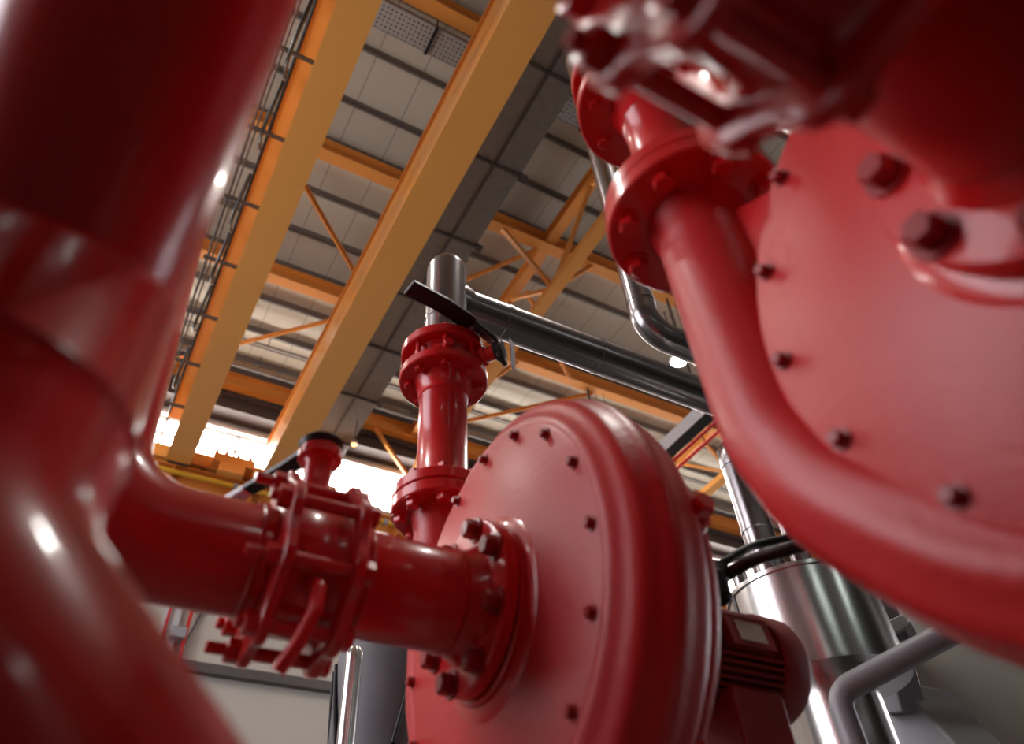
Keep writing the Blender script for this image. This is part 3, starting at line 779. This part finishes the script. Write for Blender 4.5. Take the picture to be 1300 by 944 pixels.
q = polar(51.1, 2.95)
silver([q + V((0, 0, 1.342)), q + V((0, 0, 2.07)), q + V((.45, .28, 2.10)), q + V((3.4, .28, 2.1)), q + V((3.4, .28, FL))], [.10, .1, .1], .064, 'silver riser with a rounded top standing on the shiny drum',
       [(q + V((0, 0, 1.62)), (0, 0, 1)), (q + V((0, 0, 1.95)), (0, 0, 1))])
q = polar(53.6, 3.06)
silver([q + V((0, 0, 1.342)), q + V((0, 0, 1.85)), q + V((1.6, 0, 1.85)), q + V((1.6, 0, FL))], [.10, .1], .040, 'thinner silver riser on the drum, right of the rounded one', [])
q = polar(48.7, 2.97)
silver([q + V((0, 0, 1.342)), q + V((0, 0, 1.46))], [], .030, 'short silver stub on the left edge of the drum top', [])

# grey machine frame at the lower right
t = thing('machine_frame', (3.4, 1.5, FL), 'grey steel machine frame with a bracket at the lower right edge', 'machine')
c = ray(1150, 812) * (3.1 / F)
def at(a, b, d): return ray(a, b) * (d / F)
m = MB()
MB().bar(at(1092, 715, 3.3), at(1145, 905, 3.0), .13, .16).build('post', GREY, t, bevel=.006)
MB().bar(at(1070, 740, 3.35), at(1120, 920, 3.2), .05, .10).build('post', GREY, t, bevel=.006)
MB().box((2.75, .9, FL), (3.9, 2.2, FL + .55)).bar((3.1, 1.6, FL + .5), at(1150, 905, 3.15), .3, .3).build('base', GREY, t, bevel=.01)
m = MB()
a0, a1, a2, a3 = at(1114, 806, 2.95), at(1150, 788, 2.98), at(1166, 818, 2.95), at(1128, 826, 2.92)
for u, w in ((a0, a1), (a1, a2), (a2, a3), (a3, a0)): m.bar(u, w, .035, .05)
m.build('bracket', LGREY, t, bevel=.004)
MB().add([a0 + V((.02, .02, 0)), a1 + V((.02, .02, 0)), a2 + V((.02, .02, 0)), a3 + V((.02, .02, 0)), a0 + V((.05, .05, 0)), a1 + V((.05, .05, 0)), a2 + V((.05, .05, 0)), a3 + V((.05, .05, 0))],
         [(0, 1, 2, 3), (7, 6, 5, 4), (0, 4, 5, 1), (1, 5, 6, 2), (2, 6, 7, 3), (3, 7, 4, 0)]).build('panel', GREY, t, smooth=False)
c_ = at(1062, 880, 2.2)
tag(MB().tube(fillet([V((c_.x, c_.y, FL)), c_, at(1200, 806, 2.22), at(1290, 765, 2.25)], [.07, .5], 10), .036, 24).build('grey_conduit', GREY), 'grey brown pipe slanting up across the lower right corner', 'pipe')

# far wall lower parts seen under the elbow
t = thing('wall_pipe', (1.0, 11.9, FL), 'thin red pipe up the far wall, seen beneath the elbow', 'pipe')
MB().cyl((1.17, 11.85, FL), (1.23, 11.85, 5.9), .03, 10).build('pipe', REDP, t)
MB().cyl((1.24, 11.85, 5.60), (1.24, 11.85, 5.72), .06, 12).build('coupling', REDP, t)
MB().cyl((.88, 11.85, FL), (.92, 11.85, 6.2), .022, 10).build('side_pipe', REDP, t)
tag(MB().box((1.0, 11.74, 5.12), (1.22, 12.0, 5.28)).build('junction_box', GREY, bevel=.01), 'small grey box on the thin red wall pipe', 'box')
tag(MB().box((.86, 11.9, 3), (1.10, 12.0, 6.4)).build('wall_trunking', LGREY, bevel=.005), 'pale bluish grey strip on the far wall left of the red pipe', 'trunking')
tag(MB().bar((1.20, 11.95, 4.88), (1.50, 11.95, 6.1), .03, .04, up=(0, 1, 0)).build('wall_conduit', DKSTEEL), 'thin slanting dark line of conduit on the pale far wall', 'conduit')
structure(MB().box((1.1, 11.86, 4.72), (4.5, 12, 4.86)).build('trim_wall_ledge', DKSTEEL, smooth=False))

# jacketed vessel beyond the suction line
c = at(492, 880, 3.3)
t = thing('jacketed_vessel', (c.x, c.y, FL), 'grey quilted insulation jacket below the middle suction pipe', 'vessel')
MB().lathe((c.x, c.y, 0), (0, 0, 1), [(FL, 0), (FL, .20), (.5, .22), (c.z - .10, .235), (c.z + .10, .24), (c.z + .22, .21), (c.z + .28, .12), (c.z + .30, 0)], 40).build('jacket', CLOTH, t)
for i in range(6):
    a = i * PI / 3 + .3
    MB().tube([V((c.x + math.cos(a + s * .5 * (-1) ** i) * .243, c.y + math.sin(a + s * .5 * (-1) ** i) * .243, c.z - .28 + s * .5)) for s in (0, .25, .5, .75)], .010, 8).build('strap', RUBBER, t)
c = at(447, 860, 2.9)
tag(MB().lathe((c.x, c.y, 0), (0, 0, 1), [(FL, 0), (FL, .03), (c.z + .06, .035), (c.z + .10, .033), (c.z + .12, .02), (c.z + .125, 0)], 32).build('steel_bottle', BRIGHT), 'bright polished steel bottle top glinting under the suction valve', 'vessel')

# ------------------------------------------------------------------ faint ambient
w = bpy.data.worlds.new('world'); sc.world = w; w.use_nodes = True
w.node_tree.nodes['Background'].inputs[0].default_value = (.8, .85, 1, 1)
w.node_tree.nodes['Background'].inputs[1].default_value = 0.3
sc.cycles.max_bounces = 8
sc.cycles.use_denoising = True
for o in bpy.data.objects:
    if '_w' in o: del o['_w']
